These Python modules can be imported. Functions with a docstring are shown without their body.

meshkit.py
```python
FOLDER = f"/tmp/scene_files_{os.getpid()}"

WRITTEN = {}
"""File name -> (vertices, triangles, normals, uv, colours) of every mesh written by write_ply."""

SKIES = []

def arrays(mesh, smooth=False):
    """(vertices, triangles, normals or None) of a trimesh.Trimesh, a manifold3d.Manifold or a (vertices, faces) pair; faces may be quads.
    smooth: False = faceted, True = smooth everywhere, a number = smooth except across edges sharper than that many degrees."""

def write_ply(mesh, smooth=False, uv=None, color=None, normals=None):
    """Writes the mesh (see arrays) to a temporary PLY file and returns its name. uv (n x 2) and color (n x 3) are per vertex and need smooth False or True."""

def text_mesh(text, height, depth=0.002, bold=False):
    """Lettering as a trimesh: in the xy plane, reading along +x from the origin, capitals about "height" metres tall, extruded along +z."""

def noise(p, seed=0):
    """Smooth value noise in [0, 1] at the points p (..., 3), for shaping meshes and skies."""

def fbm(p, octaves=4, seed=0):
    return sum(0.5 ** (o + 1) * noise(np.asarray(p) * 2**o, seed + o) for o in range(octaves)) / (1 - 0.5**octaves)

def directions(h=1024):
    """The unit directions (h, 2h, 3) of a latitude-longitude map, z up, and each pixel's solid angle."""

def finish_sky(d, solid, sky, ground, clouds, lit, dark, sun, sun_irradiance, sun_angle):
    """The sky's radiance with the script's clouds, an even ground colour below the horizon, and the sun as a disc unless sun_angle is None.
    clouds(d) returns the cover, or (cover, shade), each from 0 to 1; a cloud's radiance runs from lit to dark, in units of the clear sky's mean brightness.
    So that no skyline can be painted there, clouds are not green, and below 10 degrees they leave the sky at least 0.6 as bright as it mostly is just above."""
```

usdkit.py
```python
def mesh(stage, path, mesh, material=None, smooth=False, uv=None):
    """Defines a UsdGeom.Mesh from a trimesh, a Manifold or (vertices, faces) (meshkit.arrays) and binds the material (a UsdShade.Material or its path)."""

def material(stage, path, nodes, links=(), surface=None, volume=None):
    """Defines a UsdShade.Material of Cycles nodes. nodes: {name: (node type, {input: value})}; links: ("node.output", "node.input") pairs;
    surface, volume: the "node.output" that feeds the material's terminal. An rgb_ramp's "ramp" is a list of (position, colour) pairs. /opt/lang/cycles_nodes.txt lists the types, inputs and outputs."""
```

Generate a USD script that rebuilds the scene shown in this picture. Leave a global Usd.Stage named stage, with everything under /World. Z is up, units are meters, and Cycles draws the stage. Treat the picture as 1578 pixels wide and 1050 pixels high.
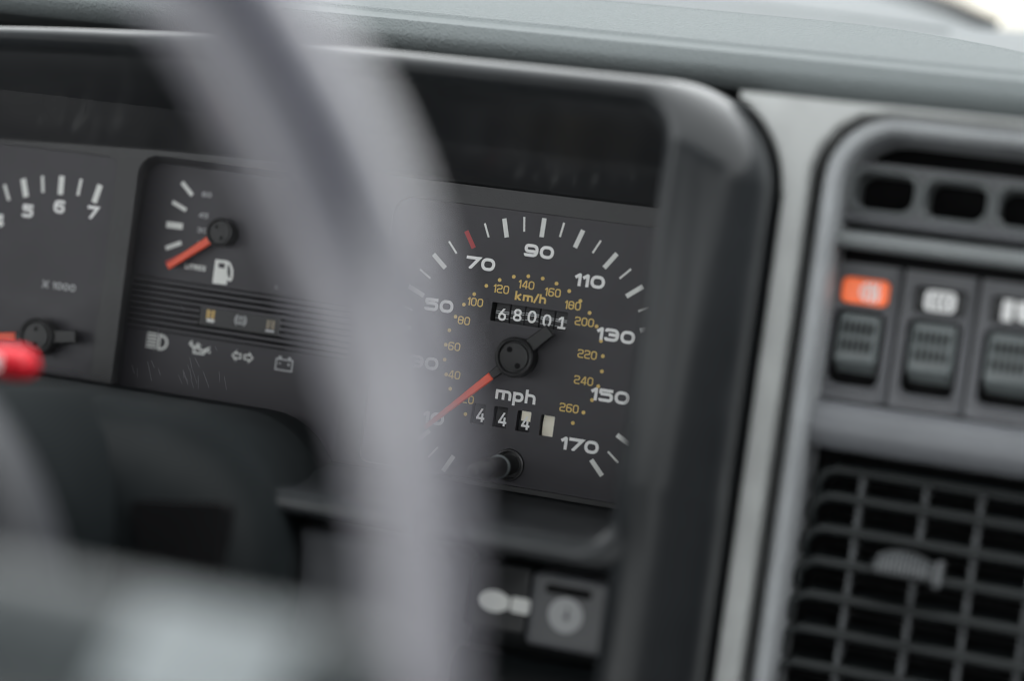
import math, random
import numpy as np, trimesh, usdkit, meshkit
from pxr import Usd, UsdGeom, UsdLux, UsdShade, Gf, Sdf
from shapely.geometry import Polygon, LineString, Point, box
from shapely import affinity
from shapely.ops import unary_union

random.seed(4); np.random.seed(4)
stage = Usd.Stage.CreateInMemory()
UsdGeom.SetStageUpAxis(stage, UsdGeom.Tokens.z); UsdGeom.SetStageMetersPerUnit(stage, 1.0)
stage.DefinePrim('/World', 'Xform'); stage.DefinePrim('/World/Looks', 'Scope')

# ---------------------------------------------------------------- frame, camera, light
# All shapes are written in millimetres in the frame of the instrument panel (x right, y into the dash, z up along the
# dial, origin at the centre of the speedometer). The whole dash leans back by TILT in the world.
TILT = 18.0
_t = math.radians(TILT)
def W(p):
    x, y, z = (float(v) * .001 for v in p)
    return np.array([x, y * math.cos(_t) + z * math.sin(_t), -y * math.sin(_t) + z * math.cos(_t)])
CAM = np.array([180.46170718, -619.54217112, 27.08780939])
CR, CU, CF = np.array([0.94812769, 0.28773999, 0.13512799]), np.array([-0.13911808, -0.00663543, 0.99025357]), np.array([-0.28583219, 0.95768558, -0.0337386])
FPX = 1578 / 36 * 70
def at(px, py, Y=0.0):
    """the point of the plane y = Y that the photograph shows at a pixel"""
    d = CF + CR * ((px - 789) / FPX) + CU * ((525 - py) / FPX)
    return CAM + d * ((Y - CAM[1]) / d[1])
def ax(px, py, Y=0.0):
    p = at(px, py, Y); return float(p[0]), float(p[2])

cam = UsdGeom.Camera.Define(stage, '/World/camera')
r, u, b = W(CR) * 1000, W(CU) * 1000, -W(CF) * 1000
c = W(CAM)
cam.AddTransformOp().Set(Gf.Matrix4d(*[*map(float, r), 0, *map(float, u), 0, *map(float, b), 0, *map(float, c), 1]))
cam.CreateFocalLengthAttr(70.0); cam.CreateHorizontalApertureAttr(36.0); cam.CreateVerticalApertureAttr(36.0 * 682 / 1024)
cam.CreateClippingRangeAttr(Gf.Vec2f(0.01, 200)); cam.CreateFStopAttr(2.75); cam.CreateFocusDistanceAttr(0.653)
cam.CreateExposureAttr(1.85)

dome = UsdLux.DomeLight.Define(stage, '/World/sky')
dome.GetPrim().SetCustomDataByKey('kind', 'structure')
dome.GetPrim().SetCustomDataByKey('label', 'pale overcast daylight beyond the window')
SKY = usdkit.material(stage, '/World/Looks/sky', {"t": ("texture_coordinate", {}), "s": ("separate_xyz", {}), "m": ("map_range", {"from_min": -.03, "from_max": .06}),
    "x": ("mix_color", {"a": (.42, .41, .36), "b": (.92, .95, .955)}), "b": ("background_shader", {"strength": 0.95})},
    [("t.generated", "s.vector"), ("s.z", "m.value"), ("m.result", "x.fac"), ("x.result", "b.color")], surface="b.background")
UsdShade.MaterialBindingAPI.Apply(dome.GetPrim()).Bind(SKY)

# ---------------------------------------------------------------- materials
M = {}
def plastic(name, col, rough=.45, bump=0.0, scale=900., spec=.5, vary=.12, coat=0.0):
    nodes = {"g": ("geometry", {}), "p": ("principled_bsdf", {"roughness": rough, "specular_ior_level": spec, "coat_weight": coat, "coat_roughness": .15}),
             "v": ("noise_texture", {"scale": 45., "detail": 4.}),
             "r": ("rgb_ramp", {"ramp": [(.3, tuple(c * (1 - vary) for c in col)), (.7, tuple(c * (1 + vary) for c in col))]})}
    links = [("g.position", "v.vector"), ("v.fac", "r.fac"), ("r.color", "p.base_color")]
    if bump:
        nodes["n"] = ("noise_texture", {"scale": scale, "detail": 3.}); nodes["b"] = ("bump", {"strength": bump, "distance": .0004})
        links += [("g.position", "n.vector"), ("n.fac", "b.height"), ("b.normal", "p.normal")]
    M[name] = usdkit.material(stage, '/World/Looks/' + name, nodes, links, surface="p.BSDF")
def leather(name, col, rough, scale=520., strength=.7):
    M[name] = usdkit.material(stage, '/World/Looks/' + name, {
        "g": ("geometry", {}), "n": ("noise_texture", {"scale": 260., "detail": 3.}), "mv": ("mix_vector", {"fac": .004}),
        "v": ("voronoi_texture", {"scale": scale, "feature": "distance_to_edge"}), "n2": ("noise_texture", {"scale": 1800., "detail": 2.}),
        "ad": ("math", {"math_type": "multiply_add", "value2": .45}), "b": ("bump", {"strength": strength, "distance": .0005}),
        "p": ("principled_bsdf", {"base_color": col, "roughness": rough, "specular_ior_level": .16})},
        [("g.position", "n.vector"), ("g.position", "mv.a"), ("n.color", "mv.b"), ("mv.result", "v.vector"), ("g.position", "n2.vector"),
         ("n2.fac", "ad.value1"), ("v.distance", "ad.value3"), ("ad.value", "b.height"), ("b.normal", "p.normal")], surface="p.BSDF")
def plain(name, col, rough=.5, spec=.5, emit=0):
    M[name] = usdkit.material(stage, '/World/Looks/' + name, {"p": ("principled_bsdf", {"base_color": col, "roughness": rough, "specular_ior_level": spec})}, [], surface="p.BSDF")
plastic('dial_black', (.037, .035, .042), .55, .25, 2600.)
plastic('rib_grey', (.055, .053, .06), .5)
plastic('cluster_black', (.026, .026, .028), .5, .2, 1500.)
plastic('hood_black', (.010, .011, .012), .24, .05, 1100., .21)
plastic('deep_black', (.004, .004, .0045), .7, spec=.1)
plastic('roll_grey', (.115, .12, .13), .45, .3, 1100., .4)
plastic('lip_grey', (.25, .26, .27), .5, .3, 1100., .4)
plastic('dash_grey', (.05, .057, .06), .6, .3, 1100., .25)
plastic('fascia_grey', (.31, .318, .315), .5, .3, 1100., .4)
plastic('pod_grey', (.075, .078, .085), .4, .25, 1100.)
plastic('rim_grey', (.13, .14, .143), .42, .25, 1100.)
plastic('switch_grey', (.07, .072, .08), .45, .3, 1400.)
plastic('rocker_grey', (.135, .152, .155), .4, .3, 1400.)
plastic('fin_grey', (.10, .105, .11), .4)
plastic('vent_black', (.010, .012, .0125), .38, .2, 1100., .3)
plastic('needle_black', (.016, .016, .017), .4, spec=.3)
plastic('knob_black', (.016, .016, .017), .26)
plastic('cowl_black', (.0065, .008, .0087), .5, .2, 900., .08)
leather('pad_leather', (.088, .098, .10), .8, 620., .9)
plastic('wheel_leather', (.165, .162, .182), .26, .2, 500., 1.0)
plastic('collar_grey', (.022, .023, .027), .45, spec=.35)
plastic('wheel_pad', (.016, .02, .0215), .45, .3, 700.)
plastic('highlight_grey', (.21, .23, .238), .45)  # pale grey of the painted highlights on spoke and reset knob
plain('seam_dark', (.015, .017, .03), .8, .1)
plain('print_white', (.88, .88, .88), .6)
plain('print_tick', (.76, .77, .75), .6)
plain('print_yellow', (.74, .53, .16), .6)
plain('print_red', (.42, .055, .06), .6)
plain('print_dim', (.42, .43, .44), .6)
plain('drum_black', (.012, .012, .014), .5)
plain('drum_cream', (.95, .90, .76), .5)
plain('needle_orange', (.80, .085, .03), .45)
plain('icon_amber', (.62, .40, .10), .35)
plain('icon_ochre', (.24, .20, .14), .4)
plain('lens_orange', (1.0, .17, .04), .35)
plain('button_red', (.50, .008, .018), .3)
plain('highlight_white', (.8, .7, .7), .35)  # white of the painted highlight on the hazard button
plain('scratch', (.22, .22, .235), .5)
plain('trim_liner', (.05, .05, .05), .9)
plain('seat_cloth', (.05, .05, .055), .9)
M['lens_orange'] = usdkit.material(stage, '/World/Looks/lens_orange_added_glow', {"p": ("principled_bsdf", {"base_color": (1.0, .17, .04), "roughness": .3, "emission_color": (1.0, .16, .03), "emission_strength": .07})}, [], surface="p.BSDF")  # small emission added to brighten the indicator lens
M['lens_clear'] = usdkit.material(stage, '/World/Looks/lens_clear', {
    "f": ("fresnel", {"IOR": 1.45}), "t": ("transparent_bsdf", {"color": (.97, .97, .97)}), "g": ("glossy_bsdf", {"color": (1, 1, 1), "roughness": .14}),
    "m": ("mix_closure", {})}, [("f.fac", "m.fac"), ("t.BSDF", "m.closure1"), ("g.BSDF", "m.closure2")], surface="m.closure")

# ---------------------------------------------------------------- scene helpers
used = set()
def numbered(path):
    if path not in used:
        used.add(path); return path
    k = 1
    while f'{path}_{k:03d}' in used: k += 1
    used.add(f'{path}_{k:03d}'); return f'{path}_{k:03d}'
ORIGIN = {}; OPEN = []
def thing(name, label, cat, base=(0, 0, 0), group=None, kind=None):
    path = numbered('/World/' + name)
    x = UsdGeom.Xform.Define(stage, path)
    w = W(base)
    a = math.radians(-TILT)
    m = Gf.Matrix4d().SetRotate(Gf.Rotation(Gf.Vec3d(1, 0, 0), -TILT)); m.SetTranslateOnly(Gf.Vec3d(*map(float, w)))
    x.AddTransformOp().Set(m)
    p = x.GetPrim(); ORIGIN[path] = np.array(base, float)
    p.SetCustomDataByKey('label', label); p.SetCustomDataByKey('category', cat)
    if group: p.SetCustomDataByKey('group', group)
    if kind: p.SetCustomDataByKey('kind', kind)
    return path
def part(parent, name, mesh, mat, smooth=35, label=None, kind=None):
    path = numbered(parent + '/' + name)
    root = '/'.join(path.split('/')[:3]); o = ORIGIN[root]
    v, f, _ = meshkit.arrays(mesh, False)
    tm = trimesh.Trimesh((v - o) * .001, f, process=False); tm.merge_vertices(digits_vertex=8)
    if tm.is_watertight and tm.volume < 0: tm.invert()
    elif not tm.is_watertight and name.split('_0')[0] in ('needle_hub', 'hub_hole', 'reset_knob', 'knob_collar', 'hub_collar', 'collar_shade', 'stop_pin') and tm.volume < 0: tm.invert()
    m = usdkit.mesh(stage, path, tm, M[mat], smooth=smooth)
    if label: m.GetPrim().SetCustomDataByKey('label', label)
    if kind: m.GetPrim().SetCustomDataByKey('kind', kind)
    return path

# ---------------------------------------------------------------- shape helpers (mm)
def cat(*ms): return trimesh.util.concatenate([m for m in ms])
def rr(x0, x1, z0, z1, r, n=8):
    """ring of points of a rounded rectangle; r one radius or (tr, tl, bl, br)"""
    rs = r if isinstance(r, (tuple, list)) else (r,) * 4
    out = []
    for k, (cx, cz, sx, sz) in enumerate(((x1, z1, -1, -1), (x0, z1, 1, -1), (x0, z0, 1, 1), (x1, z0, -1, 1))):
        q = max(rs[k], 1e-3); a = np.linspace(k * math.pi / 2, (k + 1) * math.pi / 2, n)
        for t in a: out.append((cx + sx * q + q * math.cos(t), cz + sz * q + q * math.sin(t)))
    return np.array(out)
def ring3(xz, y): return np.column_stack([xz[:, 0], np.full(len(xz), y) if np.ndim(y) == 0 else y, xz[:, 1]])
def loft(rings, cap0=False, cap1=False, closed=True):
    n = len(rings[0]); V = np.vstack(rings); F = []
    for i in range(len(rings) - 1):
        for j in range(n if closed else n - 1):
            a, b2 = i * n + j, i * n + (j + 1) % n
            F += [(a, b2, b2 + n), (a, b2 + n, a + n)]
    if cap0: V = np.vstack([V, rings[0].mean(0)]); F += [(len(V) - 1, (j + 1) % n, j) for j in range(n)]
    if cap1:
        V = np.vstack([V, rings[-1].mean(0)]); o = (len(rings) - 1) * n; F += [(len(V) - 1, o + j, o + (j + 1) % n) for j in range(n)]
    return trimesh.Trimesh(V, F, process=False)
def extr(shape, y0, h):
    """extrude a shapely shape (x, z) from the plane y0 towards the viewer by h"""
    ms = []
    for g in getattr(shape, 'geoms', [shape]):
        if g.is_empty or g.area < 1e-6: continue
        m = trimesh.creation.extrude_polygon(g, h, engine='earcut'); v = m.vertices.copy()
        ms.append(trimesh.Trimesh(np.column_stack([v[:, 0], y0 - v[:, 2], v[:, 1]]), m.faces, process=False))
    return cat(*ms)
def pad(x0, x1, z0, z1, r, y0, y1, b=1.0, n=8, seg=4):
    """a block with rounded corners and a rounded front edge; y1 is the front"""
    rings = [ring3(rr(x0, x1, z0, z1, r, n), y0)]
    for k in range(seg + 1):
        t = k / seg * math.pi / 2; i = b * (1 - math.cos(t))
        rings.append(ring3(rr(x0 + i, x1 - i, z0 + i, z1 - i, max(r - i, .05), n), y1 + b * (1 - math.sin(t))))
    return loft(rings, True, True)
def lathe(profile, cx, cz, y0, n=40):
    """profile (r, h): h towards the viewer from y0"""
    a = np.linspace(0, 2 * math.pi, n, endpoint=False)
    rings = [np.column_stack([cx + q * np.cos(a), np.full(n, y0 - h), cz + q * np.sin(a)]) for q, h in profile]
    return loft(rings, False, True)
def tube(path, rad, n=14, closed=False, caps=True):
    P = np.asarray(path, float); m = len(P); rad = np.broadcast_to(rad, m); rings = []
    N = None
    for i in range(m):
        t = P[(i + 1) % m] - P[i - 1] if closed else P[min(i + 1, m - 1)] - P[max(i - 1, 0)]
        t = t / np.linalg.norm(t)
        if N is None: N = np.cross(t, [0, 1, 0]) if abs(t[1]) < .9 else np.cross(t, [0, 0, 1])
        N = N - t * (N @ t); N /= np.linalg.norm(N); B = np.cross(t, N)
        a = np.linspace(0, 2 * math.pi, n, endpoint=False)
        rings.append(P[i] + rad[i] * (np.cos(a)[:, None] * N + np.sin(a)[:, None] * B))
    if closed: rings.append(rings[0])
    return loft(rings, caps and not closed, caps and not closed)
def bx(x0, x1, y0, y1, z0, z1):
    m = trimesh.creation.box((x1 - x0, y1 - y0, z1 - z0)); m.apply_translation(((x0 + x1) / 2, (y0 + y1) / 2, (z0 + z1) / 2)); return m

# ---------------------------------------------------------------- lettering: wide square numerals drawn as strokes
def fil(pts, q, n=5):
    """polyline with its inner corners rounded by q"""
    P = [np.array(p, float) for p in pts]; out = [P[0]]
    for i in range(1, len(P) - 1):
        a, b2, c2 = P[i - 1], P[i], P[i + 1]; d1, d2 = a - b2, c2 - b2
        l = min(q, np.linalg.norm(d1) * .5, np.linalg.norm(d2) * .5)
        p1, p2 = b2 + d1 / np.linalg.norm(d1) * l, b2 + d2 / np.linalg.norm(d2) * l
        for t in np.linspace(0, 1, n): out.append((1 - t) ** 2 * p1 + 2 * t * (1 - t) * b2 + t * t * p2)
    out.append(P[-1]); return out
def glyph(ch, w, h, s):
    """(shape, advance width) with outer size w x h and stroke s"""
    e = s / 2; L, R, B, T = e, w - e, e, h - e; mid = h * .52; q = min(w, h) * .34
    def st(*lines, cap='flat'): return unary_union([LineString(l).buffer(e, cap_style=cap, join_style='mitre' if len(l) < 4 else 'round', quad_segs=4) for l in lines])
    def loop(x0, x1, z0, z1):
        return [tuple(p) for p in rr(x0, x1, z0, z1, min(q, (z1 - z0) * .45), 6)] + [tuple(rr(x0, x1, z0, z1, min(q, (z1 - z0) * .45), 6)[0])]
    if ch == '0' or ch == 'O': return st(loop(L, R, B, T)), w
    if ch == '1': return st([(w * .02, T - h * .22), (w * .30, T), (w * .34, T), (w * .34, 0)]).intersection(box(-1, 0, w, h)), w * .34 + e
    if ch == '2': return st(fil([(L, T - h * .18), (L, T), (R, T), (R, mid), (L, mid - h * .04), (L, B), (w, B)], q)), w
    if ch == '3': return st(fil([(L, T - h * .16), (L, T), (R, T), (R, B), (L, B), (L, B + h * .16)], q), [(w * .28, mid), (R, mid)]), w
    if ch == '4': return st([(w * .76, 0), (w * .76, T), (w * .62, T), (L, h * .27), (w, h * .27)]), w
    if ch == '5': return st(fil([(w - e * .4, T), (L, T), (L, mid + e * .6)], .02), fil([(L, mid + e * .6), (R, mid + e * .6), (R, B), (L, B), (L, B + h * .12)], q)), w
    if ch == '6': return st(fil([(R, T - h * .12), (R, T), (L, T), (L, B), (R, B), (R, mid + e * .4), (L, mid + e * .4)], q)), w
    if ch == '7': return st([(0, T), (w - e * .8, T), (w * .30, 0)]).intersection(box(-1, 0, w + 1, h)), w
    if ch == '8': return st(loop(L, R, B, T), [(L, mid), (R, mid)]), w
    if ch == '9': return st(fil([(L, B + h * .12), (L, B), (R, B), (R, T), (L, T), (L, h - mid - e * .4), (R, h - mid - e * .4)], q)), w
    if ch == 'm': return st([(L, 0), (L, h)], fil([(L, T), (w * 1.5 - e, T), (w * 1.5 - e, 0)], q), [(w * .75, T), (w * .75, 0)]), w * 1.5
    if ch == 'h': return st([(L, 0), (L, h * 1.42)], fil([(L, T), (R, T), (R, 0)], q)), w
    if ch == 'p': return st([(L, -h * .42), (L, h)], loop(L, R, B, T)), w
    if ch == 'k': return st([(L, 0), (L, h * 1.42)], [(R, h), (w * .30, h * .55), (R, 0)], [(L, h * .5), (w * .4, h * .5)]).intersection(box(-1, 0, w + 1, h * 1.5)), w
    if ch == '/': return st([(0, -h * .08), (w * .55, h * 1.42)]), w * .55
    if ch == 'x': return st([(0, 0), (w, h)], [(0, h), (w, 0)]), w
    if ch == 'L': return st([(L, h), (L, B), (w, B)]), w
    if ch == 'I': return st([(L, h), (L, 0)]), s
    if ch == 'T': return st([(0, T), (w, T)], [(w / 2, T), (w / 2, 0)]), w
    if ch == 'R': return st([(L, 0), (L, h)], fil([(L, T), (R, T), (R, mid), (L, mid)], q), [(w * .5, mid), (R, 0)]), w
    if ch == 'E': return st([(w, T), (L, T), (L, B), (w, B)], [(L, mid), (w * .9, mid)]), w
    if ch == 'S': return st(fil([(R, T - h * .1), (R, T), (L, T), (L, mid), (R, mid), (R, B), (L, B), (L, B + h * .1)], q)), w
    return Polygon(), w * .6
def word(text, h, w, s, gap, cx, cz):
    shapes, x = [], 0
    for ch in text:
        if ch == ' ': x += w * .6; continue
        g, a = glyph(ch, w, h, s); shapes.append(affinity.translate(g, x, 0)); x += a + gap
    x -= gap
    return affinity.translate(unary_union(shapes), cx - x / 2, cz - h / 2)
PRINT = .05

# ================================================================ unseen cabin shell, added and sized to shade the dash
cab = thing('shade_cabin', 'unseen car cabin shell added to shade the dashboard', 'car cabin', (0, 0, 0), kind='structure')
def wbox(x0, x1, y0, y1, z0, z1):
    """box in the upright world frame (metres) written back into panel millimetres"""
    m = trimesh.creation.box((x1 - x0, y1 - y0, z1 - z0)); m.apply_translation(((x0 + x1) / 2, (y0 + y1) / 2, (z0 + z1) / 2))
    v = m.vertices * 1000; y, z = v[:, 1].copy(), v[:, 2].copy()
    m.vertices = np.column_stack([v[:, 0], y * math.cos(_t) - z * math.sin(_t), y * math.sin(_t) + z * math.cos(_t)]); return m
part(cab, 'shade_roof', wbox(-1.15, .42, -.8, -.2, .44, .48), 'trim_liner', False)  # unseen; extent set to block light from above
part(cab, 'rear_bench', wbox(-1.15, .42, -1.8, -1.55, -.6, -.1), 'seat_cloth', False)
part(cab, 'floor_carpet', wbox(-1.15, .42, -1.8, .6, -.64, -.6), 'seat_cloth', False)
part(cab, 'door', wbox(-1.2, -1.15, -1.8, .6, -.64, .06), 'seat_cloth', False)
part(cab, 'door', wbox(.42, .47, -.55, .6, -.64, .27), 'seat_cloth', False)  # unseen; raised to block light from the side
part(cab, 'shade_rear_door', wbox(.42, .47, -1.8, -.56, -.64, .32), 'seat_cloth', False)
part(cab, 'bulkhead', wbox(-1.15, .42, .6, .64, -.64, -.05), 'seat_cloth', False)

# ================================================================ dashboard
dash = thing('dashboard', 'grey grained plastic dashboard around and behind the instrument hood', 'dashboard', (0, 0, 100))
XS = np.linspace(-420, 330, 151)
def sweepx(prof, xs=XS):
    """prof(x) -> list of (y, z); a skin swept along x, given thickness by closing the section"""
    rings = []
    for x in xs:
        q = np.array(prof(x)); rings.append(np.column_stack([np.full(len(q), x), q[:, 0], q[:, 1]]))
    return loft(rings[::-1], True, True)
def arc(cy, cz, q, a0, a1, n=6): return [(cy + q * math.cos(math.radians(a)), cz + q * math.sin(math.radians(a))) for a in np.linspace(a0, a1, n)]
# front roll: face from z~93 up to the ridge
def roll(x):
    return [(30, 92), (-12, 92)] + arc(-14, 98.5, 6.5, 265, 175, 6) + [(-18, 103)] + arc(-3.5, 104, 4.2, 150, 75, 5) + [(30, 106)]
part(dash, 'front_roll', sweepx(roll), 'pad_leather', 40)
def ridge2(x):
    t = max(0, (x - 80) / 62.); return 46 - 12 * t * t, 124.6 - 5.4 * t * t - max(0, x - 80) * .01
def shelf(x):
    y2, z2 = ridge2(x)
    if x > 190: y2, z2 = ridge2(190)
    y2 = max(y2, 6)
    return [(30, 90), (-1, 100), (-1, 107.2), (1, 108.0), (y2 - 3, z2 - 1.2), (y2 - .8, z2 - .15), (y2, z2), (y2 + 1.5, z2 - .7), (y2 + 3, z2 - 3), (y2 + 4, 95)]
part(dash, 'top_pad', sweepx(shelf), 'pad_leather', 40)
# rear shelf running to the windscreen, cut off at the door-side window
def on_plane(px, py, p0=(0, 60, 117), slope=.21):
    d = CF + CR * ((px - 789) / FPX) + CU * ((525 - py) / FPX)
    # z = 117 + slope*(y-60)
    k = (117 + slope * (CAM[1] * -1 - 60 + 0) * -1) if False else 0
    s = (117 + slope * (CAM[1] - 60) - CAM[2]) / (d[2] - slope * d[1])
    return CAM + d * s
cut = [on_plane(*p) for p in ((1300, -40), (1418, 0), (1470, 20), (1510, 38), (1535, 42), (1640, 46))]
poly = Polygon([(-420, 38), (330, 10), (330, cut[-1][1] + 0), *[(c_[0], c_[1]) for c_ in cut[::-1]], (-420, cut[0][1])]).buffer(0)
tri = trimesh.creation.extrude_polygon(poly, 6, engine='earcut'); v = tri.vertices
tri = trimesh.Trimesh(np.column_stack([v[:, 0], v[:, 1], 117 + .21 * (v[:, 1] - 60) + v[:, 2] - 6]), tri.faces, process=False)
part(dash, 'rear_shelf', tri, 'dash_grey', 30)
part(dash, 'shelf_strip', tube([on_plane(900, -12), on_plane(1130, 10), on_plane(1330, 33), on_plane(1460, 50)], 1.6, 10), 'dash_grey', 60)
part(dash, 'window_seal', tube([c_ + np.array([0, 0, 2.]) for c_ in cut[:5]], [6, 6, 5, 3.5, 2], 12), 'deep_black', 60)
# fascia strip between hood and switch pod (rounded), and the dark gap behind it
ft = Polygon([(66, 78), (86.0, 60), (86.0, -175), (92.6, -175), (92.6, 68), (94.6, 74), (99, 80), (105, 84), (113, 85.4), (330, 86.0), (330, 87.4), (66, 87.4)]).buffer(0)
ft = ft.difference(Polygon(rr(-200, 84, -54, 87.6, (29, 3, 3, 18), 16)).buffer(1.6)).intersection(box(70, -175, 330, 90))
part(dash, 'fascia', cat(extr(ft, 0, 56.4), *[extr(ft.buffer(-i), -56.4 - k * .45, .47) for k, i in enumerate((.15, .45, .95))]), 'fascia_grey', False)
part(dash, 'fascia_backing', extr(box(-420, -190, 330, 91.5), 26, 10), 'deep_black', False)

# ================================================================ instrument hood
hood = thing('instrument_hood', 'black hooded surround framing the instrument dials with rounded corner', 'instrument hood', (-100, -70, 0))
XL = -300
def hring(x1, z0, z1, rtr, rbr, y, n=12):
    xz = rr(XL, x1, z0, z1, (rtr, 3, 3, rbr), n)
    # refine the long top edge so that it can arch down to the left
    out = []
    for i in range(len(xz)):
        a, b2 = xz[i], xz[(i + 1) % len(xz)]; k = 24 if i == n - 1 else 1
        out += [a + (b2 - a) * t / k for t in range(k)]
    xz = np.array(out); top = xz[:, 1] > 20
    d = np.clip((-xz[:, 0] - 40) / 120., 0, 3) ** 2 * 5.5
    xz[top, 1] -= d[top] * (xz[top, 1] - 20) / 70
    lean = np.clip((xz[:, 1] - 26) / 60., 0, 1.04) ** 4 * min(1, max(0, -y / 60.))
    xz[:, 1] += 1.2 * lean; xz[:, 0] -= np.where(xz[:, 0] > 20, 2.4 * lean, 0)
    return ring3(xz, y + 19 * lean)
inner = [(57.5, -43.5, 53.8, 5, 3, .5), (57, -44.5, 55, 6, 4, -8), (56.4, -46.2, 64, 8, 6, -32), (56, -45.8, 74, 10, 8, -60), (55.8, -44.2, 77.6, 11, 9, -80),
         (56.4, -44.8, 79.3, 12, 9.5, -85), (58, -46.2, 81.1, 13, 10, -88), (60.2, -47.7, 82.8, 15, 11, -89.4), (64, -49, 84, 18, 13, -89.8),
         (69.5, -49.9, 85, 22, 15, -89.2), (75, -50.6, 85.7, 25, 16, -87.4), (79.5, -51.1, 86.3, 27, 17, -84), (82.6, -51.6, 86.9, 28, 18, -79), (84, -51.8, 87.3, 29, 18, -71), (84, -52, 87.8, 29, 18, -58), (83.4, -53, 88.6, 29, 18, -40), (83, -54, 89.4, 29, 18, 10)]
part(hood, 'hood_rim', loft([hring(*q) for q in inner], False, False), 'hood_black', 50)
# the door-side post runs on below the lip
rings = []
for z in np.linspace(-26, -185, 20):
    q = [(58.5, 5), (58.5, -88.2), (60.2, -89.55), (64, -89.95), (69.5, -89.35), (75, -87.55), (79.5, -84.15), (82.7, -79.1), (84.1, -71), (84.1, -58), (83.5, -40), (83.1, 5)]
    rings.append(np.array([(a, y, z) for a, y in q]))
part(hood, 'side_post', loft(rings, True, True), 'hood_black', 50)

# ================================================================ instrument panel backing with the recess of the centre cluster
REC = 12.0
recess = Polygon(rr(-145.2, -60, -60, 50.5, (6, 7, 2, 2), 10))
outer = box(XL + 2, -43.2, 57.2, 53.6)
tachwin = Polygon(rr(-260, -153.5, -40.5, 48.2, 4, 8)); spwin = Polygon(rr(-51, 60, -41.6, 47.4, (3, 7, 3, 3), 10)).intersection(outer.buffer(-.05))
part(hood, 'panel_plate', extr(outer.difference(recess).difference(tachwin).difference(spwin), 3, 4.2), 'cluster_black', 30)
# recess wall, rounded
wall = [ring3(rr(-145.2, -60, -60, 50.5, (6, 7, 2, 2), 10), -1.1), ring3(rr(-146.2, -59.6, -60.4, 49.8, (6, 7, 2, 2), 10), 3), ring3(rr(-149.4, -59, -61, 48.5, (6, 8, 2, 2), 10), REC + .5)]
part(hood, 'recess_wall', loft(wall), 'cluster_black', 40)
part(hood, 'recess_floor', extr(Polygon(rr(-150, -58.5, -62, 51, 7, 8)), REC + 2, 2), 'dial_black', 30)

# ================================================================ speedometer
sp = thing('speedometer', 'black dial with white mph and yellow km/h numerals and orange needle', 'speedometer', (0, 0, 0))
wins = {}
odo = [ax(*p) for p in ((758.6, 464.3), (874.3, 482.3), (872.9, 510.9), (755.1, 494.9))]
ox0, ox1 = (odo[0][0] + odo[3][0]) / 2, (odo[1][0] + odo[2][0]) / 2; oz1, oz0 = (odo[0][1] + odo[1][1]) / 2, (odo[2][1] + odo[3][1]) / 2
cuts = [Polygon(rr(ox0, ox1, oz0, oz1, .5, 4))]
trip = []
for px, py in ((736.7, 638.6), (770.6, 643.4), (806.3, 650), (842.5, 657)):
    x, z = ax(px, py); trip.append((x, z)); cuts.append(Polygon(rr(x - 2.35, x + 2.35, z - 3.4, z + 3.4, .35, 4)))
kx, kz = ax(784, 717)
cuts.append(Point(kx, kz).buffer(5.3))
dialshape = Polygon(rr(-50.9, 58, -41.5, 47.3, (3, 7, 3, 3), 10)).intersection(outer.buffer(-.1))
part(sp, 'dial_face', extr(dialshape.difference(unary_union(cuts)), 2.5, 2.5), 'dial_black', 30)
part(sp, 'dial_backing', extr(dialshape.buffer(-.3), 24, 1), 'deep_black', False)
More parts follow.
